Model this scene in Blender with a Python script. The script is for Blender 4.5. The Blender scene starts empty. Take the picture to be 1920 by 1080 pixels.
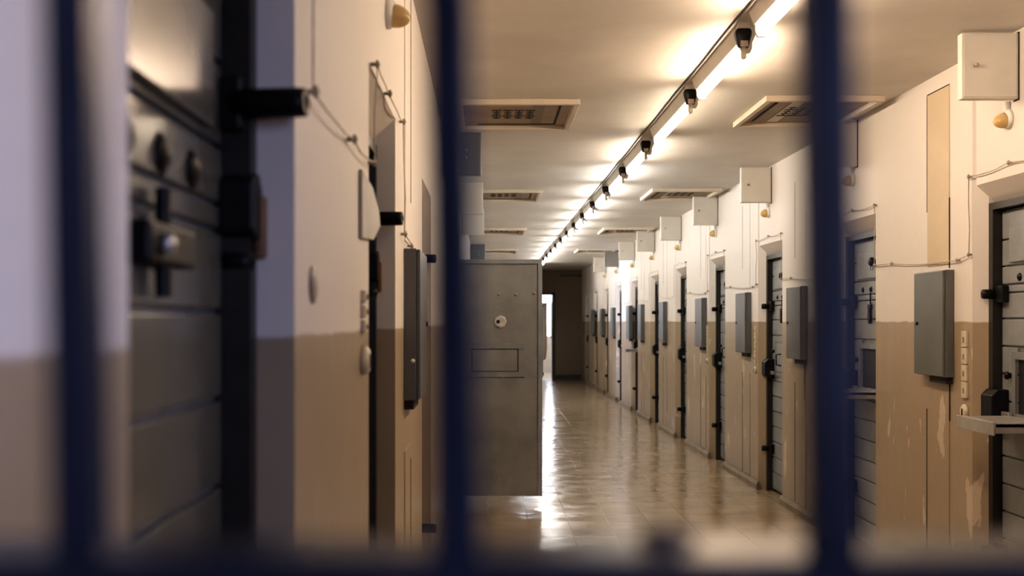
import bpy, bmesh, math, random
from mathutils import Vector
random.seed(7)
scene = bpy.context.scene
C = bpy.context.collection
PI = math.pi

# ------------------------------------------------------------------ layout
EYE = 1.5                      # eye height, camera at x=0, y=0
XL, XR = -0.31, 2.42           # corridor walls
ZC = 2.83                      # ceiling
YB, YE = -2.6, 28.9            # back of the guard's side, end wall
REC = 0.10                     # niche depth
DW = 0.78                      # niche width

RIGHT_DOORS = [4.77 + 2.22*k for k in range(11)]           # near edge of each niche
LEFT_DOORS = [0.965, 2.91, 5.25, 8.42]
CELL = (19.0, 21.6)            # unglazed daylight opening further along

# ------------------------------------------------------------------ mesh helper
class MB:
    def __init__(s): s.v=[]; s.f=[]; s.sm=[]
    def add(s, vs, fs, smooth=False):
        b=len(s.v); s.v+= [tuple(p) for p in vs]
        for f in fs: s.f.append(tuple(b+i for i in f)); s.sm.append(smooth)
        return s
    def box(s,x0,x1,y0,y1,z0,z1):
        x0,x1=min(x0,x1),max(x0,x1); y0,y1=min(y0,y1),max(y0,y1); z0,z1=min(z0,z1),max(z0,z1)
        vs=[(x,y,z) for z in (z0,z1) for y in (y0,y1) for x in (x0,x1)]
        return s.add(vs,[(0,2,3,1),(4,5,7,6),(0,1,5,4),(2,6,7,3),(0,4,6,2),(1,3,7,5)])
    def cyl(s,p0,p1,r,n=16,r2=None,caps=True):
        p0=Vector(p0); p1=Vector(p1); r2=r if r2 is None else r2
        d=(p1-p0).normalized(); a=d.orthogonal().normalized(); b=d.cross(a)
        A=[p0+(a*math.cos(2*PI*i/n)+b*math.sin(2*PI*i/n))*r for i in range(n)]
        B=[p1+(a*math.cos(2*PI*i/n)+b*math.sin(2*PI*i/n))*r2 for i in range(n)]
        s.add(A+B,[(i,(i+1)%n,n+(i+1)%n,n+i) for i in range(n)],True)
        if caps:
            s.add(A,[tuple(reversed(range(n)))]); s.add(B,[tuple(range(n))])
        return s
    def tube(s,pts,r,n=6):
        pts=[Vector(p) for p in pts]; rings=[]
        up=Vector((0.31,0.17,0.93)).normalized()
        for i,p in enumerate(pts):
            d=(pts[min(i+1,len(pts)-1)]-pts[max(i-1,0)]).normalized()
            a=d.cross(up)
            if a.length<1e-3: a=d.orthogonal()
            a.normalize(); b=d.cross(a)
            rings.append([p+(a*math.cos(2*PI*k/n)+b*math.sin(2*PI*k/n))*r for k in range(n)])
        vs=[q for R in rings for q in R]; fs=[]
        for i in range(len(pts)-1):
            for k in range(n): fs.append((i*n+k,i*n+(k+1)%n,(i+1)*n+(k+1)%n,(i+1)*n+k))
        fs.append(tuple(range(n))); fs.append(tuple((len(pts)-1)*n+k for k in range(n)))
        return s.add(vs,fs,True)
    def prism(s,poly,axis,a0,a1):
        """poly: 2-D points in the two other axes (in xyz order), extruded along axis"""
        def P(p,t):
            q=list(p); q.insert(axis,t); return tuple(q)
        n=len(poly)
        vs=[P(p,a0) for p in poly]+[P(p,a1) for p in poly]
        return s.add(vs,[(i,(i+1)%n,n+(i+1)%n,n+i) for i in range(n)]+[tuple(range(n)),tuple(range(n,2*n))])
    def lathe(s,prof,o,axis,n=20):
        """prof: (r, t) along axis from origin o"""
        o=Vector(o); d=Vector(axis).normalized(); a=d.orthogonal().normalized(); b=d.cross(a)
        vs=[]; fs=[]
        for r,t in prof:
            for k in range(n): vs.append(o+d*t+(a*math.cos(2*PI*k/n)+b*math.sin(2*PI*k/n))*max(r,1e-4))
        for i in range(len(prof)-1):
            for k in range(n): fs.append((i*n+k,i*n+(k+1)%n,(i+1)*n+(k+1)%n,(i+1)*n+k))
        fs.append(tuple(range(n))); fs.append(tuple((len(prof)-1)*n+k for k in range(n)))
        return s.add(vs,fs,True)
    def mirror(s,sx):
        if sx<0: s.v=[(-x,y,z) for x,y,z in s.v]
        return s
    def mesh(s,name,mat):
        me=bpy.data.meshes.new(name); bm=bmesh.new()
        vs=[bm.verts.new(p) for p in s.v]
        for f,sm in zip(s.f,s.sm):
            try: fc=bm.faces.new([vs[i] for i in f]); fc.smooth=sm
            except ValueError: pass
        bmesh.ops.recalc_face_normals(bm,faces=bm.faces)
        bm.to_mesh(me); bm.free()
        if mat: me.materials.append(mat)
        return me
    def build(s,name,mat,parent=None,bevel=0,loc=None):
        o=bpy.data.objects.new(name,s.mesh(name,mat)); C.objects.link(o)
        if parent: o.parent=parent
        if loc: o.location=loc
        if bevel:
            m=o.modifiers.new('edge','BEVEL'); m.width=bevel; m.segments=2; m.limit_method='ANGLE'; m.angle_limit=math.radians(40)
        return o

def tag(o,label=None,cat=None,group=None,kind=None):
    if label: o['label']=label
    if cat: o['category']=cat
    if group: o['group']=group
    if kind: o['kind']=kind
    return o
def empty(name,loc=(0,0,0),**k):
    o=bpy.data.objects.new(name,None); C.objects.link(o); o.location=loc; o.empty_display_size=.1
    return tag(o,**k)
def copy_tree(o,parent=None):
    c=o.copy(); C.objects.link(c); c.parent=parent
    for ch in list(o.children): copy_tree(ch,c)
    return c
ORD=['first','second','third','fourth','fifth','sixth','seventh','eighth','ninth','tenth','eleventh','twelfth','thirteenth','fourteenth','fifteenth','sixteenth','seventeenth']

# ------------------------------------------------------------------ materials
def newmat(name):
    m=bpy.data.materials.new(name); m.use_nodes=True; nt=m.node_tree
    return m,nt,nt.nodes['Principled BSDF']
def N(nt,t,**k):
    n=nt.nodes.new(t)
    for a,v in k.items(): setattr(n,a,v)
    return n
def ramp(nt,p0,c0,p1,c1):
    r=N(nt,'ShaderNodeValToRGB'); e=r.color_ramp.elements
    e[0].position=p0; e[1].position=p1
    e[0].color=c0 if len(c0)==4 else (*c0,1); e[1].color=c1 if len(c1)==4 else (*c1,1)
    return r
def mixc(nt,fac,a,b,mode='MIX'):
    m=N(nt,'ShaderNodeMix',data_type='RGBA',blend_type=mode)
    for sock,v in ((m.inputs[0],fac),(m.inputs[6],a),(m.inputs[7],b)):
        if hasattr(v,'is_output'): nt.links.new(v,sock)
        elif isinstance(v,(int,float)): sock.default_value=v
        else: sock.default_value=(*v,1)
    return m.outputs[2]
def noise(nt,vec,scale,detail=4,rough=.55):
    n=N(nt,'ShaderNodeTexNoise'); n.inputs['Scale'].default_value=scale; n.inputs['Detail'].default_value=detail; n.inputs['Roughness'].default_value=rough
    nt.links.new(vec,n.inputs['Vector']); return n.outputs['Fac']
def mapping(nt,vec,scale):
    m=N(nt,'ShaderNodeMapping'); m.inputs['Scale'].default_value=scale; nt.links.new(vec,m.inputs['Vector']); return m.outputs['Vector']
def math_(nt,op,a,b=None,c=None):
    m=N(nt,'ShaderNodeMath',operation=op)
    for i,v in enumerate((a,b,c)):
        if v is None: continue
        if hasattr(v,'is_output'): nt.links.new(v,m.inputs[i])
        else: m.inputs[i].default_value=v
    return m.outputs[0]
def bump(nt,bsdf,h,strength,dist):
    b=N(nt,'ShaderNodeBump'); b.inputs['Strength'].default_value=strength; b.inputs['Distance'].default_value=dist
    nt.links.new(h,b.inputs['Height']); nt.links.new(b.outputs['Normal'],bsdf.inputs['Normal'])

def paint(name,col,rough=.45,metal=0,var=.12,scale=9,spec=.5,bmp=.15,obj=False):
    m,nt,b=newmat(name)
    if obj: p=N(nt,'ShaderNodeTexCoord').outputs['Object']
    else: p=N(nt,'ShaderNodeNewGeometry').outputs['Position']
    f=noise(nt,p,scale,5,.6)
    lo=tuple(c*(1-var*1.6) for c in col); hi=tuple(min(1,c*(1+var)) for c in col)
    r=ramp(nt,.3,lo,.7,hi); nt.links.new(f,r.inputs[0]); nt.links.new(r.outputs[0],b.inputs['Base Color'])
    b.inputs['Roughness'].default_value=rough; b.inputs['Metallic'].default_value=metal; b.inputs['Specular IOR Level'].default_value=spec
    if bmp: bump(nt,b,noise(nt,p,scale*6,3),bmp,.002)
    return m

def wall_mat(name,zs,upper,lower,peel=True):
    m,nt,b=newmat(name)
    g=N(nt,'ShaderNodeNewGeometry').outputs['Position']
    sep=N(nt,'ShaderNodeSeparateXYZ'); nt.links.new(g,sep.inputs[0])
    n1=noise(nt,g,1.1,5,.6); n2=noise(nt,g,14,4,.6)
    streak=noise(nt,mapping(nt,g,(7,7,.5)),1.6,4,.6)
    up=mixc(nt,math_(nt,'MULTIPLY',n1,.35),upper,tuple(c*k for c,k in zip(upper,(.86,.82,.74))))
    up=mixc(nt,math_(nt,'MULTIPLY',n2,.12),up,tuple(c*.82 for c in upper))
    lo=mixc(nt,n1,tuple(c*.88 for c in lower),tuple(c*1.14 for c in lower))
    lo=mixc(nt,math_(nt,'MULTIPLY',streak,.30),lo,tuple(c*k for c,k in zip(lower,(1.3,1.34,1.4))))
    if peel:
        pv=mapping(nt,g,(3.4,3.4,1.35))
        pn=noise(nt,pv,1.6,4,.55)
        r=ramp(nt,.628,(0,0,0),.640,(1,1,1)); nt.links.new(pn,r.inputs[0])
        # more flaking close under the paint line and low down
        lo=mixc(nt,r.outputs[0],lo,tuple(min(1,c*k) for c,k in zip(lower,(1.65,1.75,1.95))))
        pn2=noise(nt,mapping(nt,g,(13,13,4)),1.0,3,.5)
        r2=ramp(nt,.70,(0,0,0),.71,(1,1,1)); nt.links.new(pn2,r2.inputs[0])
        lo=mixc(nt,r2.outputs[0],lo,tuple(min(1,c*k) for c,k in zip(lower,(1.55,1.65,1.8))))
    # darker towards the floor
    gr=N(nt,'ShaderNodeMapRange'); gr.inputs[1].default_value=0; gr.inputs[2].default_value=.35; gr.inputs[3].default_value=.45; gr.inputs[4].default_value=0
    nt.links.new(sep.outputs[2],gr.inputs[0])
    lo=mixc(nt,gr.outputs[0],lo,tuple(c*.55 for c in lower))
    jit=math_(nt,'MULTIPLY_ADD',noise(nt,mapping(nt,g,(3,3,3)),2.6,5,.6),.05,-.025)
    zz=math_(nt,'ADD',sep.outputs[2],math_(nt,'MULTIPLY',jit,.5))
    fac=N(nt,'ShaderNodeMapRange'); fac.inputs[1].default_value=zs-.004; fac.inputs[2].default_value=zs+.004; nt.links.new(zz,fac.inputs[0])
    col=mixc(nt,fac.outputs[0],lo,up)
    nt.links.new(col,b.inputs['Base Color'])
    rr=N(nt,'ShaderNodeMapRange'); rr.inputs[3].default_value=.36; rr.inputs[4].default_value=.62
    nt.links.new(fac.outputs[0],rr.inputs[0]); nt.links.new(rr.outputs[0],b.inputs['Roughness'])
    bump(nt,b,noise(nt,g,4.5,5,.55),.22,.03)
    return m

M={}
UP=(.74,.70,.66); LOW=(.345,.275,.19)
M['wall_r']=wall_mat('wall_paint_r',1.50,UP,LOW)
M['wall_l']=wall_mat('wall_paint_l',1.476,UP,LOW,peel=False)
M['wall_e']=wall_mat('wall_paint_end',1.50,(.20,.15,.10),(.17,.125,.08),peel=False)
M['ceil']=paint('ceiling_paint',(.65,.62,.575),.55,var=.07,scale=1.4,bmp=.25)
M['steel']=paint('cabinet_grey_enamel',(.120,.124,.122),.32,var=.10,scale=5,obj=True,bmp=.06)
M['door']=paint('door_grey_paint',(.27,.29,.30),.30,var=.16,scale=4,obj=True,bmp=.12)
M['door_shiny']=paint('door_dark_gloss_paint',(.125,.125,.112),.20,var=.14,scale=3,obj=True,bmp=.08)
M['door_in']=paint('door_inner_grey_paint',(.25,.255,.25),.34,var=.16,scale=3,obj=True,bmp=.10)
M['door_trim']=paint('door_trim_grey_paint',(.22,.235,.245),.34,var=.16,scale=7,obj=True)
M['black']=paint('black_iron',(.010,.010,.011),.42,var=.3,scale=20,obj=True,spec=.2)
M['frame']=paint('dark_door_frame',(.022,.019,.017),.42,var=.3,scale=6)
M['bar']=paint('navy_gloss_paint',(.012,.0145,.025),.28,var=.25,scale=10,bmp=.05,spec=.14)
M['white']=paint('box_white_paint',(.66,.63,.57),.5,var=.05,scale=4,obj=True)
M['stop']=paint('stop_plate_tan',(.42,.38,.32),.5,var=.08,scale=12)
M['plate']=paint('ivory_plate',(.62,.55,.42),.42,var=.06,scale=30,obj=True)
M['grey_box']=paint('unlit_grey_box',(.24,.23,.21),.5,var=.06,scale=4,obj=True)  # grey puts the unlit look into the box colour
M['duct']=paint('yellowed_strip',(.56,.46,.31),.55,var=.07,scale=3)
M['wire']=paint('painted_wire',(.46,.40,.33),.5,var=.2,scale=30)
M['hook']=paint('hook_metal',(.34,.29,.23),.4,var=.2,scale=40)
M['crack']=paint('dark_seam',(.025,.02,.015),.8,var=.3,scale=20)  # dark colour for seams, and for painted shadow strips at boxes and strap
M['shade']=paint('dark_void',(.012,.012,.014),.6,var=.2,scale=6)  # near-black standing in for the shade inside holes
M['hatch']=paint('hatch_tan',(.30,.22,.14),.5,var=.14,scale=5)
M['hatch_dk']=paint('hatch_dark_tan',(.20,.145,.09),.5,var=.12,scale=5)
M['hatch_rim']=paint('hatch_rim_cream',(.62,.55,.45),.45,var=.06,scale=6)
M['pale']=paint('pale_board',(.62,.55,.47),.6,var=.06,scale=4)
M['skirt']=paint('skirting_tan',(.21,.16,.105),.45,var=.18,scale=5)  # tan darkened to take in the shadow along the kerb
M['steel2']=paint('bolt_grey',(.30,.30,.29),.35,var=.1,scale=20,obj=True)
M['silver']=paint('worn_metal',(.55,.53,.5),.3,metal=.6,var=.1,scale=20,obj=True)
M['tray']=paint('tray_grey',(.36,.35,.32),.35,var=.14,scale=9,obj=True)
M['leather']=paint('brown_leather',(.22,.12,.05),.55,var=.2,scale=20,obj=True)
M['house']=paint('lamp_housing_white',(.84,.81,.75),.4,var=.04,scale=8,obj=True)
M['washer']=paint('peephole_ring',(.62,.61,.58),.35,var=.06,scale=30,obj=True)

def lens(name,col):
    m,nt,b=newmat(name); b.inputs['Base Color'].default_value=(*col,1); b.inputs['Roughness'].default_value=.12
    b.inputs['Subsurface Weight'].default_value=.2; b.inputs['Subsurface Radius'].default_value=(.02,.012,.006); return m
M['amber']=lens('amber_lens',(.62,.44,.20))
M['bulb']=lens('frosted_bulb',(.62,.54,.44))
def emis(name,col,s):
    m,nt,b=newmat(name); b.inputs['Base Color'].default_value=(.8,.8,.8,1)
    b.inputs['Emission Color'].default_value=(*col,1); b.inputs['Emission Strength'].default_value=s; return m
TUBE=[emis('tube_warm',(1,.75,.54),112),emis('tube_mid',(1,.84,.68),85),emis('tube_white',(1,.95,.88),80)]
TUBE_LOW=emis('tube_low',(1,.84,.68),30)
TUBE_DIM=emis('tube_dim',(1,.82,.62),40)
m,nt,b=newmat('window_glass'); 
tr=N(nt,'ShaderNodeBsdfTransparent'); gl=N(nt,'ShaderNodeBsdfGlossy'); gl.inputs['Roughness'].default_value=.02
mx=N(nt,'ShaderNodeMixShader'); mx.inputs[0].default_value=.06
nt.links.new(tr.outputs[0],mx.inputs[1]); nt.links.new(gl.outputs[0],mx.inputs[2]); nt.links.new(mx.outputs[0],nt.nodes['Material Output'].inputs[0])
M['glass']=m

# polished tile floor
m,nt,b=newmat('waxed_floor_tiles')
g=N(nt,'ShaderNodeNewGeometry').outputs['Position']
br=N(nt,'ShaderNodeTexBrick'); br.offset=0; br.inputs['Scale'].default_value=1
br.inputs['Brick Width'].default_value=.30; br.inputs['Row Height'].default_value=.30; br.inputs['Mortar Size'].default_value=.003; br.inputs['Mortar Smooth'].default_value=.3
br.inputs['Color1'].default_value=(.30,.225,.145,1); br.inputs['Color2'].default_value=(.36,.275,.18,1); br.inputs['Mortar'].default_value=(.14,.095,.055,1); br.inputs['Bias'].default_value=-.1
nt.links.new(g,br.inputs['Vector'])
n1=noise(nt,g,2.2,5,.65)
col=mixc(nt,math_(nt,'MULTIPLY',n1,.5),br.outputs['Color'],(.42,.335,.225))
nt.links.new(col,b.inputs['Base Color'])
rr=N(nt,'ShaderNodeMapRange'); rr.inputs[1].default_value=.3; rr.inputs[2].default_value=.7; rr.inputs[3].default_value=.10; rr.inputs[4].default_value=.24
nt.links.new(noise(nt,g,3.5,5,.6),rr.inputs[0]); nt.links.new(rr.outputs[0],b.inputs['Roughness'])
b.inputs['Specular IOR Level'].default_value=.75
h=math_(nt,'ADD',math_(nt,'MULTIPLY',noise(nt,g,3.0,2,.5),1.0),math_(nt,'MULTIPLY',br.outputs['Fac'],-.10))
bump(nt,b,h,.16,.05)
M['floor']=m

# ------------------------------------------------------------------ setting
def struct(name,mb,mat,label=None,cat=None):
    return tag(mb.build(name,mat),label,cat,kind='structure')
floor=struct('floor',MB().box(XL-.6,XR+.6,YB-.2,34,-.1,0),M['floor'],'polished tan tile floor of the corridor','floor')
struct('ceiling',MB().box(XL-.6,XR+.6,YB-.2,34,ZC,ZC+.1),M['ceil'],'cream painted corridor ceiling','ceiling')

LH,LB=2.175,2.085    # lintel heights at the wall face and at the frame
def side_wall(name,X,s,openings,mat,deep,sp=0):
    """s=+1: corridor lies towards +x"""
    mb=MB(); T=.35
    def bx(v0,v1,y0,y1,z0,z1): mb.box(X+s*v0,X+s*v1,y0,y1,z0,z1)
    y=YB
    for (a,bb,dp) in openings:
        bx(0,-T,y,a,0,ZC)
        if dp<.2:
            # splayed lintel over the niche
            mb.prism([(X,LH),(X,ZC),(X-s*T,ZC),(X-s*T,LB),(X-s*REC,LB)],1,a,bb+.0)
            bx(-REC-.06,-T,a,bb,0,LB)
            if sp:   # splayed far cheek of the niche
                mb.prism([(X-s*.062,bb),(X-s*T,bb),(X-s*T,bb+sp),(X,bb+sp)],2,0,LB+.005)
                mb.prism([(X-s*.062,bb),(X-s*T,bb),(X-s*T,bb+sp),(X,bb+sp)],2,LB+.005,ZC)
        else:
            bx(0,-T,a,bb,2.2,ZC)
        y=bb+(sp if dp<.2 else 0)
    bx(0,-T,y,YE+.001,0,ZC)
    return struct(name,mb,mat,*deep)
side_wall('wall_right',XR,-1,[(y,y+DW,REC) for y in RIGHT_DOORS],M['wall_r'],('corridor wall painted cream above tan with flaking patches','wall'),.045)
side_wall('wall_left',XL,1,[(y,y+DW+.05,REC) for y in LEFT_DOORS]+[(CELL[0],CELL[1],1)],M['wall_l'],('corridor wall painted cream above tan beside the open steel door','wall'))
# end wall with a doorway
DX0,DX1,DZ=.86,1.665,2.19
mb=MB(); mb.box(XL-.3,DX0,YE,YE+.2,0,ZC); mb.box(DX1,XR+.3,YE,YE+.2,0,ZC); mb.box(DX0,DX1,YE,YE+.2,DZ,ZC)
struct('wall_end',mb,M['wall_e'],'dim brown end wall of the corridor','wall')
struct('wall_back',MB().box(XL-.4,XR+.4,YB-.2,YB,0,ZC),M['wall_r'])
# far room behind the end doorway with a bright window
mb=MB(); FY=33.2
WX0,WX1,WZ0,WZ1=.5,2.6,1.02,2.6
mb.box(-1.5,WX0,FY,FY+.2,0,ZC); mb.box(WX1,XR+1.6,FY,FY+.2,0,ZC); mb.box(WX0,WX1,FY,FY+.2,0,WZ0); mb.box(WX0,WX1,FY,FY+.2,WZ1,ZC)
struct('wall_far',mb,M['white'],'pale wall under the bright window beyond the end doorway','wall')
mb=MB(); mb.box(XL-.5,XL-.3,YE,FY,0,ZC); struct('wall_far_left',mb,M['white'])
mb=MB(); mb.box(XR+.3,XR+.5,YE,FY,0,ZC); struct('wall_far_right',mb,M['white'])
wn=empty('window_1',(0,FY,0),label='bright window seen through the end doorway',cat='window',kind='structure')
mb=MB()
for a,bb,c,d in ((WX0,WX0+.05,WZ0,WZ1),(WX1-.05,WX1,WZ0,WZ1),(WX0,WX1,WZ0,WZ0+.05),(WX0,WX1,WZ1-.05,WZ1),(1.86,1.91,WZ0,WZ1)): mb.box(a,bb,.04,.10,c,d)
mb.build('window_frame',M['white'],wn)
MB().box(WX0,WX1,.065,.072,WZ0,WZ1).build('pane',M['glass'],wn)
mb=MB(); mb.box(DX1-.01,DX1+.07,YE-.03,YE+.2,0,DZ+.06); mb.box(DX0-.07,DX0+.01,YE-.03,YE+.2,0,DZ+.06); mb.box(DX0-.07,DX1+.07,YE-.03,YE+.2,DZ,DZ+.06)
struct('trim_1',mb,M['frame'],'dark frame around the end doorway','door frame')
struct('trim_2',MB().box(DX1+.2,XR,YE-.03,YE,2.66,2.72),M['frame'],'dark strip high on the end wall','trim')
struct('baseboard_end',MB().box(DX1+.07,XR,YE-.02,YE,0,.13),M['frame'],'dark skirting along the end wall','baseboard')
def skirt(name,X,s,doors,w,y1,mat,lab):
    mb=MB(); y=YB
    for d in doors+[None]:
        e=d if d is not None else y1
        if e>y:
            mb.prism([(X,0),(X+s*.028,0),(X+s*.028,.045),(X+s*.012,.075),(X,.075)],1,y,e)
        if d is not None: y=d+w
    struct(name,mb,mat,lab,'baseboard')
skirt('baseboard_right',XR,-1,RIGHT_DOORS,DW,YE-.02,M['skirt'],'low tan kerb along the foot of the flaking wall')
skirt('baseboard_left',XL,1,LEFT_DOORS,DW+.05,CELL[0],M['skirt'],'low tan kerb along the foot of the wall with the open door')

# ------------------------------------------------------------------ cell doors
def bx_s(s):
    def f(mb,v0,v1,u0,u1,z0,z1): return mb.box(s*v0,s*v1,u0,u1,z0,z1)
    return f
PL=[1.515-.1345*i for i in range(11,-1,-1)]+[1.64,1.68]
def finish(r,B,s,w,fv,u1):
    # bolts and lock on the far edge
    def bolt(z,proj,rad,bw):
        mb=MB(); B(mb,fv,fv+.035,u1-bw,u1+.03,z-.042,z+.042); b=mb.build('bolt',M['black'],r,bevel=.006)
        um=w-.055
        if s>0:
            MB().lathe([(rad,0),(rad,.10),(rad*.95,.115),(rad*.55,.117),(rad*.5,.105)],(s*(fv+.02),um,z),(s*1,-.12,0),20).build('bolt_pin',M['black'],b)
        else:
            MB().lathe([(rad,0),(rad,.05),(rad*.9,.062),(rad*.45,.064)],(s*(fv+.03),um+.015,z),(s*1,.12,0),18).build('bolt_pin',M['black'],b)
    if s>0:
        bolt(1.838,.03,.023,.02); bolt(.39,.03,.024,.05)
        mb=MB(); mb.prism([(u1-.02,1.64),(u1-.02,1.72),(u1+.02,1.735),(u1+.045,1.71),(u1+.045,1.65),(u1+.02,1.625)],0,s*fv,s*(fv+.055)); lk=mb.build('lock',M['black'],r,bevel=.006)
        mb=MB(); B(mb,fv+.045,fv+.062,u1+.025,u1+.050,1.60,1.70); mb.build('strap',M['leather'],lk,bevel=.005)
        MB().lathe([(.02,0),(.02,.03),(.016,.045),(0,.05)],(s*fv,u1+.02,1.595),(s,0,0),16).build('keyhole_boss',M['black'],r)
    else:
        bolt(1.635,.03,.024,.075); bolt(.375,.03,.024,.07)
        mb=MB(); z=1.085
        mb.prism([(fv,z-.085),(fv+.055,z-.085),(fv+.085,z-.055),(fv+.085,z+.055),(fv+.055,z+.085),(fv,z+.085)],1,u1-.075,u1+.05)
        mb.mirror(s); lk=mb.build('lock',M['black'],r,bevel=.006)
        mb=MB(); B(mb,fv+.02,fv+.04,u1-.15,u1-.07,z-.05,z-.02); mb.build('latch_bar',M['silver'],lk,bevel=.003)
        MB().lathe([(.013,0),(.013,.012),(.02,.02),(.018,.03),(0,.034)],(s*fv,u1-.10,z+.155),(s,0,0),12).build('latch_knob',M['black'],r)
    return r


def make_door(name,s,w,variant):
    """root at (wall face, near edge of the niche, 0); v = out of the wall into the corridor"""
    r=empty(name); B=bx_s(s)
    fv=-.105
    # frame
    mb=MB(); F0,F1=-REC-.06,-.061; B(mb,F0,F1,0,.045,0,LB); B(mb,F0,F1,w-.045,w,0,LB); B(mb,F0,F1,.045,w-.045,LB-.035,LB)
    mb.build('door_frame',M['frame'],r)
    u0,u1=.05,w-.05
    leaf=MB(); B(leaf,fv-.045,fv-.012,u0,u1,.015,LB-.04); leaf.build('leaf',M['door_trim'],r)
    skin=M['door_shiny'] if s>0 else M['door']
    hz=(1.06,1.32); hu=(.25,u1-.16)
    mb=MB()
    edges=[.02]+[PL[i] for i in range(0,len(PL))]+[1.77,1.90,LB-.045]
    for a,bz in zip(edges,edges[1:]):
        if variant=='open' and a<hz[1] and bz>hz[0]:
            B(mb,fv-.012,fv,u0,hu[0],a+.004,bz-.004); B(mb,fv-.012,fv,hu[1],u1,a+.004,bz-.004)
        else: B(mb,fv-.012,fv,u0,u1,a+.004,bz-.004)
    mb.build('planking',skin,r,bevel=.004)
    # raised name panel
    mb=MB(); B(mb,fv,fv+.014,u0+.10,u1-.10,1.785,1.955); mb.build('upper_panel',skin,r,bevel=.004)
    # row of studs
    for k in range(3):
        u=w*(.37+.175*k) if s>0 else w*(.30+.2*k)
        q=1.35 if s>0 else 1
        MB().lathe([(.021*q,0),(.020*q,.004),(.009*q,.012),(0,.013)],(s*fv,u,1.712),(s,0,0),6).build('stud',M['black'],r)
    # peephole cover with its pivot rod and drop
    uc=w*.5
    mb=MB(); B(mb,fv,fv+.030,uc-.10,uc+.10,1.568,1.618) if s>0 else B(mb,fv,fv+.018,uc-.03,uc+.03,1.585,1.615)
    cv=mb.build('peephole_cover',M['black'],r,bevel=.006)
    if s>0:
        MB().cyl((s*(fv+.015),uc+.0,1.53),(s*(fv+.015),uc+.0,1.665),.010,10).build('pivot_rod',M['black'],cv)
        MB().lathe([(.014,0),(.014,.01),(.006,.014)],(s*(fv+.03),uc-.05,1.592),(s,0,0),12).build('pivot_screw',M['silver'],cv)
    else:
        MB().cyl((s*(fv+.006),uc,1.60),(s*(fv+.006),uc,1.69),.005,8).build('pivot_rod',M['black'],cv)
        mb=MB(); mb.prism([(uc-.010,1.60),(uc+.010,1.60),(uc+.021,1.53),(uc+.019,1.50),(uc,1.485),(uc-.019,1.50),(uc-.021,1.53)],0,s*fv,s*(fv+.02)); mb.build('drop_shutter',M['black'],cv,bevel=.003)
    # knob on the name panel
    if s<0:
        MB().lathe([(.012,0),(.012,.02),(.028,.03),(.03,.05),(.02,.062),(0,.064)],(s*(fv+.014),w*.27,1.885),(s,0,0),16).build('knob',M['black'],r)
        cu=bpy.data.curves.new('number_text','FONT'); cu.body='17'; cu.size=.10; cu.extrude=.0005; cu.align_x='CENTER'; cu.align_y='CENTER'
        t=bpy.data.objects.new('number_text',cu); C.objects.link(t)
        dg=bpy.context.evaluated_depsgraph_get(); me=bpy.data.meshes.new_from_object(t.evaluated_get(dg)); bpy.data.objects.remove(t)
        me.materials.clear(); me.materials.append(M['crack'])
        if variant=='open':
            o=bpy.data.objects.new('door_number',me); C.objects.link(o); o.parent=r
            o.location=(s*(fv+.015),w*.43,1.865); o.rotation_euler=(PI/2,0,-PI/2)
    # food hatch
    if s>0: return finish(r,B,s,w,fv,u1)
    mb=MB(); t=.035
    B(mb,fv,fv+.012,hu[0]-t,hu[0],hz[0]-t,hz[1]+t); B(mb,fv,fv+.012,hu[1],hu[1]+t,hz[0]-t,hz[1]+t); B(mb,fv,fv+.012,hu[0],hu[1],hz[1],hz[1]+t); B(mb,fv,fv+.012,hu[0],hu[1],hz[0]-t,hz[0])
    hf=mb.build('hatch_frame',M['door_trim'],r)
    if variant=='open':
        mb=MB(); B(mb,fv-.011,fv-.006,hu[0],hu[1],hz[0],hz[1]); mb.build('hatch_opening',M['shade'],hf)  # dark panel painted in place of the shaded hole
        # shelf-like flap let down level, with side straps
        mb=MB(); B(mb,fv+.012,.165,hu[0]-.03,hu[1]+.05,1.025,1.047); B(mb,.160,.168,hu[0]-.03,hu[1]+.05,.990,1.052)
        B(mb,fv+.012,.16,hu[1]+.042,hu[1]+.05,1.000,1.045); B(mb,fv+.012,.16,hu[0]-.03,hu[0]-.022,1.000,1.045)
        fl=mb.build('hatch_flap',M['tray'],r,bevel=.003)
    else:
        mb=MB(); B(mb,fv,fv+.010,hu[0]+.004,hu[1]-.004,hz[0]+.004,hz[1]-.004); fl=mb.build('hatch_flap',M['door'],r,bevel=.003)
        mb=MB(); uc=(hu[0]+hu[1])/2
        mb.tube([(s*(fv+.01),uc,1.22),(s*(fv+.05),uc,1.215),(s*(fv+.05),uc,1.13),(s*(fv+.01),uc,1.12)],.007,8); mb.build('handle',M['black'],fl)
    return finish(r,B,s,w,fv,u1)

dn=0
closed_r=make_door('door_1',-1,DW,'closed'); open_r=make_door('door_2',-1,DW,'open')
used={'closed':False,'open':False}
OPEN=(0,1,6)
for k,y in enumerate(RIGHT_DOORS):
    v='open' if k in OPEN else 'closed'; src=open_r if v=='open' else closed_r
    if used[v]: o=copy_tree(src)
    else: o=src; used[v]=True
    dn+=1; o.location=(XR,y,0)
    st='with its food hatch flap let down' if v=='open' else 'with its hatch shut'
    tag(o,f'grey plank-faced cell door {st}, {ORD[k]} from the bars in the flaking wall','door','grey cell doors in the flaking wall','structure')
left_door=make_door('door_3',1,DW+.05,'closed')
for k,y in enumerate(LEFT_DOORS[:3]):
    o=left_door if k==0 else copy_tree(left_door)
    o.location=(XL,y,0)
    tag(o,['shiny grey cell door with black peephole lock, close beside the barred gate','cell door seen edge-on between the gate bars, behind a pale stop plate','cell door in the recess beyond the grey wall cabinet'][k],'door','cell doors on the open-door side','structure')
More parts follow.
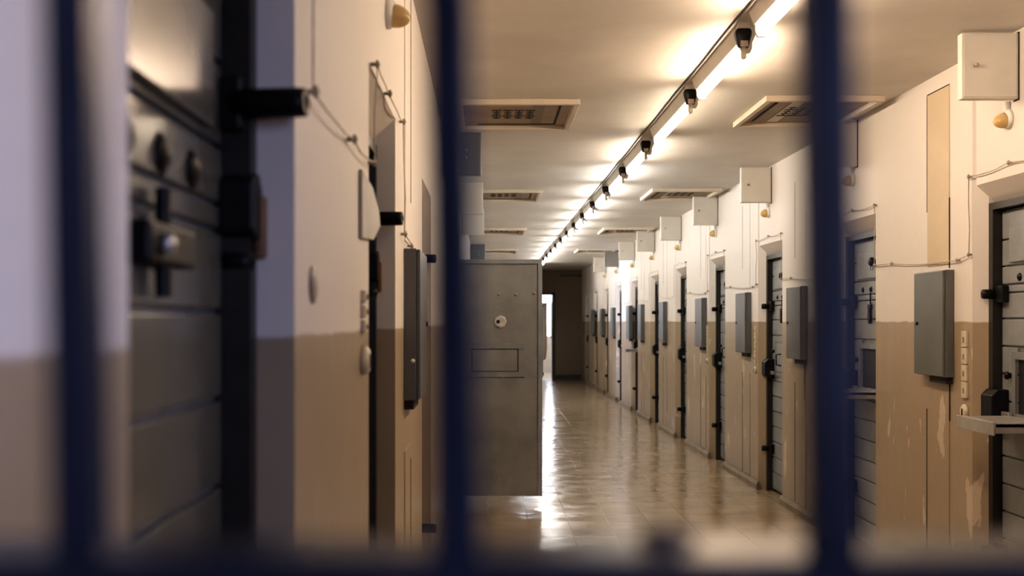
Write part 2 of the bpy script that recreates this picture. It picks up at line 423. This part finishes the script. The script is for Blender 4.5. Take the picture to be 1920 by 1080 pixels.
# open steel door, swung out across the corridor
od=empty('door_4',(XL-.10,9.22,0),label='grey steel cell door standing wide open across the corridor',cat='door',kind='structure')
W=.855; Z0,Z1=.068,2.01
MB().box(0,W,-.022,.03,Z0,Z1).build('leaf',M['door_in'],od,bevel=.003)
mb=MB()
mb.box(W-.035,W,-.030,-.022,Z0,Z1); mb.box(0,W-.035,-.030,-.022,Z1-.035,Z1)
mb.box(0,.035,-.030,-.022,Z0,Z1-.035); mb.build('rim',M['door'],od,bevel=.002)
mb=MB(); mb.box(W-.037,W-.0345,-.0305,-.0215,Z0+.55,Z1-.033); mb.box(.035,W-.035,-.0305,-.0215,Z1-.0375,Z1-.035); mb.build('rim_gap',M['crack'],od)
def px(x): return (x-915)/2100*9.22-(XL-.10)
def pz(y): return EYE-(y-603)/2100*9.2
for x,y in ((935,552),(967,552),(1001,550)):
    MB().lathe([(.013,0),(.012,.006),(.007,.012),(0,.014)],(px(x),-.022,pz(y)),(0,-1,0),14).build('bolt_head',M['steel2'],od)
pe=MB().lathe([(.054,0),(.050,.010),(.030,.004),(.016,.001)],(px(938),-.022,pz(603)),(0,-1,0),8).build('peephole_ring',M['washer'],od)
MB().lathe([(.016,0),(.015,.012),(.0,.013)],(px(934),-.022,pz(603)),(0,-1,0),14).build('peephole',M['shade'],pe)
mb=MB(); a,bb,c,d=px(884),px(972),pz(697),pz(654)
for q in ((a-.04,bb+.045,d,d+.045),(a-.04,bb+.045,c-.045,c)): mb.box(q[0],q[1],-.028,-.022,q[2],q[3])
mb.build('hatch_strap',M['door_trim'],od,bevel=.002)
mb=MB(); t=.006
mb.box(a,bb,-.0235,-.022,d-t,d); mb.box(a,bb,-.0235,-.022,c,c+t); mb.box(bb-t*1.5,bb,-.0235,-.022,c,d); mb.box(a,a+t,-.0235,-.022,c,d); mb.build('hatch_seam',M['crack'],od)
mb=MB(); mb.box(a-.045,bb+.05,-.0232,-.022,c-.049,c-.045); mb.build('hatch_shadow_seam',M['crack'],od)  # dark strip painted as the shadow under the lower strap
mb=MB(); mb.box(px(924),px(970),-.0228,-.022,pz(571),pz(569)); mb.box(px(924),px(925),-.0228,-.022,pz(598),pz(571)); mb.build('cover_outline',M['door_trim'],od)
for x,y in ((942,574),(977,570),(977,588),(984,685),(960,646),(943,708),(978,837),(936,898),(940,862),(1004,705)):
    MB().lathe([(.006,0),(.005,.004),(0,.005)],(px(x),-.022,pz(y)),(0,-1,0),8).build('rivet',M['door'],od)
mb=MB(); mb.box(W,W+.008,-.02,.028,pz(708),pz(570)); ep=mb.build('lock_plate',M['door'],od)
for z in (1.63,1.07): MB().box(W+.008,W+.014,-.005,.012,z-.012,z+.012).build('latch_slot',M['shade'],ep)
for z in (.35,1.05,1.75): MB().cyl((.0,.036,z-.06),(.0,.036,z+.06),.014,12).build('hinge',M['black'],od)
mb=MB(); 
for i in range(14): mb.box(.03,W-.03,.03,.042,Z0+.02+.136*i,Z0+.02+.136*i+.13)
mb.build('planking',M['door'],od)

# stop plate on the wall by the second left door
mb=MB(); mb.prism([(2.68,1.70),(2.68,1.865),(2.93,1.85),(3.10,1.80),(3.12,1.765),(2.95,1.715)],0,XL+.001,XL+.010)
tag(mb.build('stop_plate',M['stop'],bevel=.002),'pale flat stop plate screwed beside the edge of a cell door','plate')
for q in ():
    pass

# ------------------------------------------------------------------ barred gate
GY=.357; H=.0076
gate=empty('barred_gate',(0,GY,0),label='dark navy steel barred gate standing between the viewer and the corridor',cat='gate')
tilt=math.tan(math.radians(1.05))
for i in range(-1,6):
    x=-.0103+.1195*i
    z0,z1=.12,2.3
    def xs(z): return x-(z-EYE+.03)*tilt
    mb=MB(); n=0
    mb.add([(xs(z)+dx,dy,z) for z in (z0,z1) for dx,dy in ((-H,-H),(H,-H),(H,H),(-H,H))],[(0,1,2,3),(4,5,6,7),(0,1,5,4),(1,2,6,5),(2,3,7,6),(3,0,4,7)])
    mb.build('bar',M['bar'],gate,bevel=.0016)
for z in (1.408,2.3,.12):
    MB().box(-.285,.66,-.020,.022,z-.02,z+.02).build('cross_rail',M['bar'],gate,bevel=.003)
for x in (-.285,.66): MB().box(x-.018,x+.018,-.02,.02,0,2.36).build('stile',M['bar'],gate,bevel=.003)
lug=MB().lathe([(.010,0),(.009,.002),(.006,.004),(0,.005)],(.058,.010,1.428),(0,0,1),16).build('rivet_head',M['bar'],gate)

# ------------------------------------------------------------------ grey wall cabinets
def make_cabinet(s,w=.40):
    r=empty('wall_cabinet'); B=bx_s(s); z0,z1=-.28,.28
    mb=MB(); B(mb,0,.046,0,w,z0,z1); mb.build('cabinet_body',M['steel'],r,bevel=.003)
    mb=MB(); B(mb,.047,.060,.004,w-.004,z0+.004,z1-.004); d=mb.build('door',M['steel'],r,bevel=.003)
    mb=MB(); mb.lathe([(.010,0),(.010,.006),(0,.007)],(s*.060,w-.05,.0),(s,0,0),12); mb.build('lock',M['black'],d)
    mb=MB(); B(mb,0,.035,.02,w-.16,z0-.035,z0); mb.build('cable_inlet',M['crack'],r)
    if s>0:
        MB().lathe([(.008,0),(.008,.008),(0,.01)],(s*.034,0,-.135),(0,-1,0),12).build('screw_cap',M['washer'],r)
    return r
CABS=[5.81,8.47,10.29,12.38,15.1,17.3,18.75,21.2,23.3,25.4]
cab=make_cabinet(-1)
for k,y in enumerate(CABS):
    o=cab if k==0 else copy_tree(cab)
    o.location=(XR,y,1.49)
    if k==3: o.scale=(1,1,.98)
    where='between the first two doors' if k==0 else f'{ORD[k]} along the flaking wall'
    tag(o,f'slim grey metal cabinet on the paint line, {where}','cabinet','grey cabinets along the flaking wall')
cabl=make_cabinet(1,.46); cabl.location=(XL,4.12,1.49)
tag(cabl,'tall grey metal cabinet on the wall opposite the flaking side, beside a bar','cabinet','grey cabinet by the bar')

# cable strips above and dark seams below the cabinets
for k,y in enumerate(CABS[:6]):
    ya=y+.06 if k==0 else y+.05
    yb=ya+.29
    ztop=2.74 if k==0 else 2.6
    r=empty('cable_strip',(XR,ya,0)); L=yb-ya
    MB().box(-.004,-.001,0,L,1.80,ztop).build('cover',M['duct'] if k==0 else M['wall_r'],r)
    zz=2.10 if k==0 else 2.0
    MB().box(-.0052,-.001,L,L+.006,zz,ztop).build('seam',M['crack'],r)
    if k==0:
        MB().box(-.0052,-.001,0,L,ztop,ztop+.006).build('seam',M['crack'],r)
        MB().box(-.0052,-.001,-.006,0,1.78,2.15).build('seam',M['crack'],r)
        MB().box(-.0052,-.001,-.010,-.002,.98,1.22).build('seam',M['crack'],r)
    MB().box(-.004,-.001,.0,L,.08,1.02).build('cover',M['wall_r'],r)
    MB().box(-.0056,-.001,L,L+.009,.08,1.02).build('seam',M['crack'],r)
    if k==1: MB().box(-.0056,-.001,.02,.028,.90,1.21).build('seam',M['crack'],r)
    tag(r,('yellowed cable strip with dark edges above the first grey cabinet' if k==0 else f'cream cable strip with a dark seam under the {ORD[k]} grey cabinet'),'cable strip','cable strips at the grey cabinets')
r=empty('cable_strip',(XL,4.14,0))
MB().box(0,.004,0,.29,1.80,2.8).build('cover',M['wall_l'],r); MB().box(0,.0056,.285,.295,1.97,2.8).build('seam',M['crack'],r)
MB().box(0,.004,0,.29,.08,1.02).build('cover',M['wall_l'],r); MB().box(0,.0056,.285,.296,.08,.96).build('seam',M['crack'],r)
tag(r,'cream cable strip with a long dark seam beside the tall grey cabinet','cable strip','cable strip at the bar')

# ------------------------------------------------------------------ flag mounted signal boxes and lamps
def make_box(s,mat=None):
    r=empty('signal_box'); B=bx_s(s); mt=mat or M['white']
    mb=MB(); B(mb,.004,.262,0,.05,2.515,2.815); mb.build('casing',mt,r,bevel=.004)
    mb=MB(); B(mb,.012,.254,-.004,0,2.523,2.807); f=mb.build('face_plate',mt,r,bevel=.002)
    if s<0:
        MB().lathe([(.007,0),(.007,.018),(.010,.020),(.008,.028),(0,.03)],(s*.205,-.004,2.665),(0,-1,0),12).build('knob',M['hook'],f)
    else:
        for z in (2.64,2.69): MB().lathe([(.006,0),(.004,.004),(0,.005)],(s*.16,-.004,z),(0,-1,0),10).build('screw_head',M['silver'],f)
    mb=MB(); B(mb,-.001,.004,-.002,.05,2.51,2.82); mb.build('wall_gasket',M['crack'],r)  # dark strip painted as the shadow between box and wall
    return r
def make_lamp(s):
    r=empty('signal_lamp')
    MB().lathe([(.046,0),(.046,.012),(.036,.022)],(0,0,2.44),(s,0,0),20).build('backplate',M['house'],r)
    prof=[(.036*math.cos(a),.020+.055*math.sin(a)) for a in [PI/2*i/7 for i in range(8)]]
    MB().lathe(prof,(0,0,2.44),(s,0,-.25),20).build('lens',M['amber'],r)
    mb=MB(); mb.cyl((s*.012,0,2.475),(s*.012,0,2.52),.016,10); mb.build('neck',M['house'],r)
    return r
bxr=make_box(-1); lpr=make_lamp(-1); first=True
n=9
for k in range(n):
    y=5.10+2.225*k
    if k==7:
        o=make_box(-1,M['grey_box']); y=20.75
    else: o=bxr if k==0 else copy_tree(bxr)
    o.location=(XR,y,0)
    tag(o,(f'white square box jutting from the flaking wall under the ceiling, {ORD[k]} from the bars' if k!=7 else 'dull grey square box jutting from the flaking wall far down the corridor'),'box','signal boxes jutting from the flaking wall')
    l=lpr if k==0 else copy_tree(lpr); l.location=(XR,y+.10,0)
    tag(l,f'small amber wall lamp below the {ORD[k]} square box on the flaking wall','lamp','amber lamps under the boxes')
bxl=make_box(1,M['steel']); lpl=make_lamp(1)  # steel grey puts shade into the colour of the two darker boxes
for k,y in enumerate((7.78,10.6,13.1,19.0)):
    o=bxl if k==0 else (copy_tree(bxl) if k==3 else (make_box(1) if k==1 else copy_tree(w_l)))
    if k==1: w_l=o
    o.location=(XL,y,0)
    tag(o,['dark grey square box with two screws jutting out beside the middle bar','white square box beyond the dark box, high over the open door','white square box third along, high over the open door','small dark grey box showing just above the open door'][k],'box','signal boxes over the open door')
lpl.location=(XL,3.42,0)
tag(lpl,'tan domed wall lamp high above the second cell door on the open-door side','lamp','amber lamp opposite')

# ------------------------------------------------------------------ alarm wires
def wire(name,X,s,pts,label,upto):
    r=empty(name,(0,0,0),label=label,cat='wire')
    P=[]
    for (y,z),(y2,z2) in zip(pts,pts[1:]):
        n=max(2,int(math.hypot(y2-y,z2-z)/.12))
        for i in range(n):
            t=i/n; sag=-.012*math.sin(PI*t)*(abs(y2-y)>.4)
            P.append((X+s*(.016+.003*math.sin(9*y+7*t)),y+(y2-y)*t,z+(z2-z)*t+sag))
    P.append((X+s*.016,pts[-1][0],pts[-1][1]))
    MB().tube(P,.0026 if s<0 else .0019,6).build('wire',M['wire'],r)
    done=0
    for (y,z) in pts:
        if y>upto: break
        mb=MB(); mb.cyl((X+s*.001,y,z),(X+s*.024,y,z),.005,8); mb.lathe([(.010,0),(.012,.004),(.010,.008)],(X+s*.014,y,z),(s,0,0),10)
        mb.build('wire_hook',M['hook'],r)
    return r
pts=[(4.0,1.85)]
for k,y in enumerate(RIGHT_DOORS[:10]):
    pts+=[(y-.02,1.85),(y-.02,2.225),(y+.40,2.235),(y+DW+.05,2.225),(y+DW+.05,1.835),(y+DW+.19,1.815),(y+DW+1.12,1.845)]
wire('alarm_wire',XR,-1,pts,'thin cable looping around each door of the flaking wall',14)
pts=[(1.90,2.8),(1.90,1.89),(2.457,1.90),(2.89,1.91),(2.96,2.18),(3.34,2.18),(3.9,2.196),(3.97,1.81),(4.3,1.79),(5.0,1.76),(5.2,1.78)]
wire('alarm_wire',XL,1,pts,'thin cable looping around the cell door beside the tall grey cabinet',9)

# label strips beside the doors
def strip(X,s,y,z0,z1,n,wd,lab):
    r=empty('switch_strip',(X,y,0),label=lab,cat='switch',group=None)
    h=(z1-z0-.11)/n
    for i in range(n):
        a=z0+.11+h*i
        p=MB().box(0,s*.012,0,wd,a+.003,a+h-.003).build('plate',M['plate'],r,bevel=.002)
        MB().box(s*.012,s*.017,wd*.42,wd*.58,a+h*.3,a+h*.62).build('toggle',M['hook'],p)
    MB().lathe([(wd*.6,0),(wd*.6,.012),(wd*.45,.020)],(X*0,wd*.5,z0+.045),(s,0,0),16).build('key_switch',M['plate'],r)
    MB().box(s*.020,s*.022,wd*.38,wd*.62,z0+.025,z0+.06).build('keyhole',M['shade'],r)
strip(XR,-1,5.64,1.00,1.455,4,.062,'column of four ivory switch plates over a key switch by the first hatch tray')
strip(XR,-1,RIGHT_DOORS[2]+DW+.10,1.02,1.46,4,.05,'slim ivory switch column beside the third cell door of the flaking wall')
strip(XR,-1,RIGHT_DOORS[3]+DW+.10,1.02,1.46,4,.05,'slim ivory switch column beside the fourth cell door of the flaking wall')
strip(XL,1,2.72,1.36,1.58,3,.06,'short column of ivory switch plates by the pale stop plate')
mb=MB(); mb.lathe([(.033,0),(.033,.004),(.026,.007),(0,.008)],(0,0,0),(1,0,0),24)
o=mb.build('mounted_disc',M['hook'],loc=(XL,1.97,1.565)); tag(o,'small tan round cover disc on the cream wall between two cell doors','cover')

# ------------------------------------------------------------------ ceiling hatches
def make_hatch(w=.74,l=.92,strip_=False):
    r=empty('ceiling_hatch'); t=.035; d=.035
    mb=MB(); mb.box(0,w,0,t,-d,0); mb.box(0,w,l-t,l,-d,0); mb.box(0,t,t,l-t,-d,0); mb.box(w-t,w,t,l-t,-d,0)
    mb.build('rim',M['hatch_rim'],r,bevel=.004)
    p=MB().box(t,w-t,t,l-t,-.008,0).build('panel',M['hatch'],r)
    mb=MB(); mb.box(w-.115,w-.10,.10,l-.10,-.012,-.008); mb.box(.12,w-.10,l-.115,l-.10,-.012,-.008); mb.build('panel_seam',M['crack'],p)
    gp=MB().box(.20,.50,.26,.66,-.0105,-.008).build('grille',M['hatch'],p)
    for i in range(4):
        x=.245+.07*i; mb=MB().box(x-.005,x+.005,.30,.60,-.0125,-.0105)
        for j in range(5):
            y=.30+.065*j; ww=.022+.010*((i*3+j)%3==0); mb.box(x-ww,x+ww,y,y+.026,-.0125,-.0105)
        mb.build('slot',M['crack'],gp)
    MB().box(w-.27,w-.20,.09,l-.14,-.011,-.008).build('patch',M['hatch_rim'] if strip_ else M['hatch_dk'],p)
    return r
hl=make_hatch(); hr=make_hatch(.70,.90,True); hr.scale=(1,1,1)
HY=[6.68,11.25,15.9,20.5]
for k,y in enumerate(HY):
    a=hl if k==0 else copy_tree(hl); a.location=(-.19,y,ZC)
    tag(a,f'cream rimmed ceiling hatch with slotted grille over the open door side, {ORD[k]} along','hatch','ceiling hatches, open door side')
    c=hr if k==0 else copy_tree(hr); c.location=(2.335,y-.10+.90,ZC); c.rotation_euler=(0,0,PI)
    tag(c,f'cream rimmed ceiling hatch close to the flaking wall, {ORD[k]} along','hatch','ceiling hatches, flaking wall side')

# ------------------------------------------------------------------ strip lights and emergency lamps
LX=1.165
def make_light(L,tm):
    r=empty('strip_light')
    MB().prism([(-.052,0),(.052,0),(.052,-.012),(.030,-.068),(-.030,-.068),(-.052,-.012)],1,0,L).build('housing',M['house'],r,bevel=.003)
    MB().cyl((0,.02,-.088),(0,L-.02,-.090),.023,16).build('tube',tm,r)
    for y in (0,L-.02):
        MB().prism([(-.03,-.0),(.03,-.0),(.026,-.10),(.016,-.118),(-.016,-.118),(-.026,-.10)],1,y-.001,y+.021).build('tube_holder',M['house'],r)
    return r
MNT=[4.98,6.28,8.06,9.42,10.77,12.1,13.4,14.75,16.05,17.4,18.7,20.05,21.4,22.7,24.05,25.4,26.7]
def fixture(y0,y1,k,tm):
    o=make_light(y1-y0,tm); o.location=(LX,y0,ZC)
    tag(o,f'white batten strip light with glowing tube, {ORD[k]} in the ceiling row from the bars' if k>=0 else 'white batten strip light overhead just past the gate, before the row seen through it','strip light','strip lights in a row on the ceiling')
fixture(3.45,4.78,0,TUBE[0]); fixture(1.75,3.10,-1,TUBE_LOW); fixture(5.05,6.12,1,TUBE[0]); fixture(6.36,7.70,2,TUBE_DIM)
src=None
def next_(i): return MNT[i+1]-.16
fixture(8.14,9.24,3,TUBE[1])
for i in range(3,15):
    if src is None:
        src=make_light(MNT[4]-MNT[3]-.30,TUBE[2]); o=src
    else: o=copy_tree(src)
    o.location=(LX,MNT[i]+.09,ZC)
    tag(o,f'white batten strip light with glowing tube, {ORD[i+1]} in the ceiling row from the bars','strip light','strip lights in a row on the ceiling')
def make_em():
    r=empty('emergency_lamp')
    mb=MB(); 
    top=[(-.03,-.022),(.03,-.022),(.036,-.012),(.036,.022),(-.036,.022),(-.036,-.012)]
    rows=[(0,-.030,.82),(0,-.040,1.0),(0,-.056,1.0),(0,-.112,.62)]
    vs=[(x*k,y*k,z) for _,z,k in rows for x,y in top]; n=6
    fs=[(i*n+j,i*n+(j+1)%n,(i+1)*n+(j+1)%n,(i+1)*n+j) for i in range(3) for j in range(n)]+[tuple(range(n)),tuple(range(18,24))]
    mb.add(vs,fs); mb.build('shade',M['black'],r)
    MB().prism([(-.03,-.032),(.03,-.032),(.024,0),(-.024,0)],1,-.012,.018).build('mount',M['house'],r)
    MB().box(-.017,.017,-.024,-.019,-.112,-.086).build('socket_plate',M['bulb'],r)
    MB().lathe([(.0125,0),(.0125,.050),(.010,.058),(.0,.061)],(0,-.003,-.105),(0,0,-1),14).build('bulb',M['bulb'],r)
    return r
em=make_em()
for k,y in enumerate(MNT[:15]):
    o=em if k==0 else copy_tree(em)
    o.location=(LX-.030,y,ZC)
    tag(o,f'black socket with hanging frosted bulb, {ORD[k]} in the row between the strip lights','lamp','black bulb sockets along the light row')
P=[(LX-.072+.003*math.sin(i*1.7),2.5+.4*i,ZC-.005) for i in range(61)]
tag(MB().tube(P,.0045,8).build('ceiling_cable',M['frame']),'dark cable running along the row of strip lights','cable')

# pale curtain in the far room, by the doorway
mb=MB(); n=14; vs=[]
for z in (2.0,1.3,.75,.50):
    for i in range(n):
        t=i/(n-1); vs.append((1.00+.60*t-(.03 if z<.6 else 0)*(t>.8),30.35+.03*math.sin(t*22),z-.10*math.sin(t*3)*(z<.6)))
fs=[(r_*n+i,r_*n+i+1,(r_+1)*n+i+1,(r_+1)*n+i) for r_ in range(3) for i in range(n-1)]
mb.add(vs,fs,True); cur=mb.build('curtain',M['pale']); so=cur.modifiers.new('t','SOLIDIFY'); so.thickness=.006
mb=MB(); mb.cyl((.96,30.35,2.0),(1.64,30.35,2.0),.012,10); mb.cyl((1.02,30.35,2.0),(1.02,30.35,ZC),.005,6); mb.cyl((1.58,30.35,2.0),(1.58,30.35,ZC),.005,6)
mb.build('curtain_rod',M['silver'],cur)
tag(cur,'pale hanging curtain in front of the bright far window','curtain')

# ------------------------------------------------------------------ lights
def area(name,loc,rot,sx,sy,e,col,spread=180):
    l=bpy.data.lights.new(name,'AREA'); l.shape='RECTANGLE'; l.size=sx; l.size_y=sy; l.energy=e; l.color=col; l.spread=math.radians(spread)
    o=bpy.data.objects.new(name,l); C.objects.link(o); o.location=loc; o.rotation_euler=rot; return o
# daylight from the guard's side behind the camera
area('daylight_behind',(1.5,-2.4,1.75),(math.radians(90),0,math.radians(12)),1.6,1.3,16,(.66,.68,1.0))
def aim(o,t): o.rotation_euler=(Vector(t)-o.location).to_track_quat('-Z','Y').to_euler()
aim(area('daylight_side',(1.5,-.75,1.9),(0,0,0),.7,.9,9.5,(.50,.57,1.0),66),(XL,.45,1.45))
# daylight from the open cell
area('daylight_cell',(XL-.32,(CELL[0]+CELL[1])/2,1.15),(0,math.radians(-90),0),2.0,2.2,30,(.66,.72,1.0),80)
area('daylight_far_room',(1.5,FY-.1,1.8),(math.radians(-90),0,0),2,1.5,150,(.80,.84,1.0))
struct('wall_cell',MB().box(XL-.40,XL-.36,CELL[0]-.1,CELL[1]+.1,0,ZC),M['white'])
w=bpy.data.worlds.new('sky'); scene.world=w; w.use_nodes=True
bg=w.node_tree.nodes['Background']; bg.inputs[0].default_value=(.86,.92,1,1); bg.inputs[1].default_value=9.0

# ------------------------------------------------------------------ camera
cd=bpy.data.cameras.new('camera'); cam=bpy.data.objects.new('camera',cd); C.objects.link(cam)
cam.location=(0,0,EYE); cam.rotation_euler=(PI/2,0,0)
cd.sensor_width=36; cd.lens=2100/1920*36; cd.shift_x=45/1920; cd.shift_y=63/1920
cd.clip_start=.02; cd.clip_end=100
cd.dof.use_dof=True; cd.dof.focus_distance=6.8; cd.dof.aperture_fstop=cd.lens/13.0
scene.camera=cam

scene.view_settings.view_transform='Standard'
scene.view_settings.look='Medium High Contrast'
scene.view_settings.exposure=-0.5
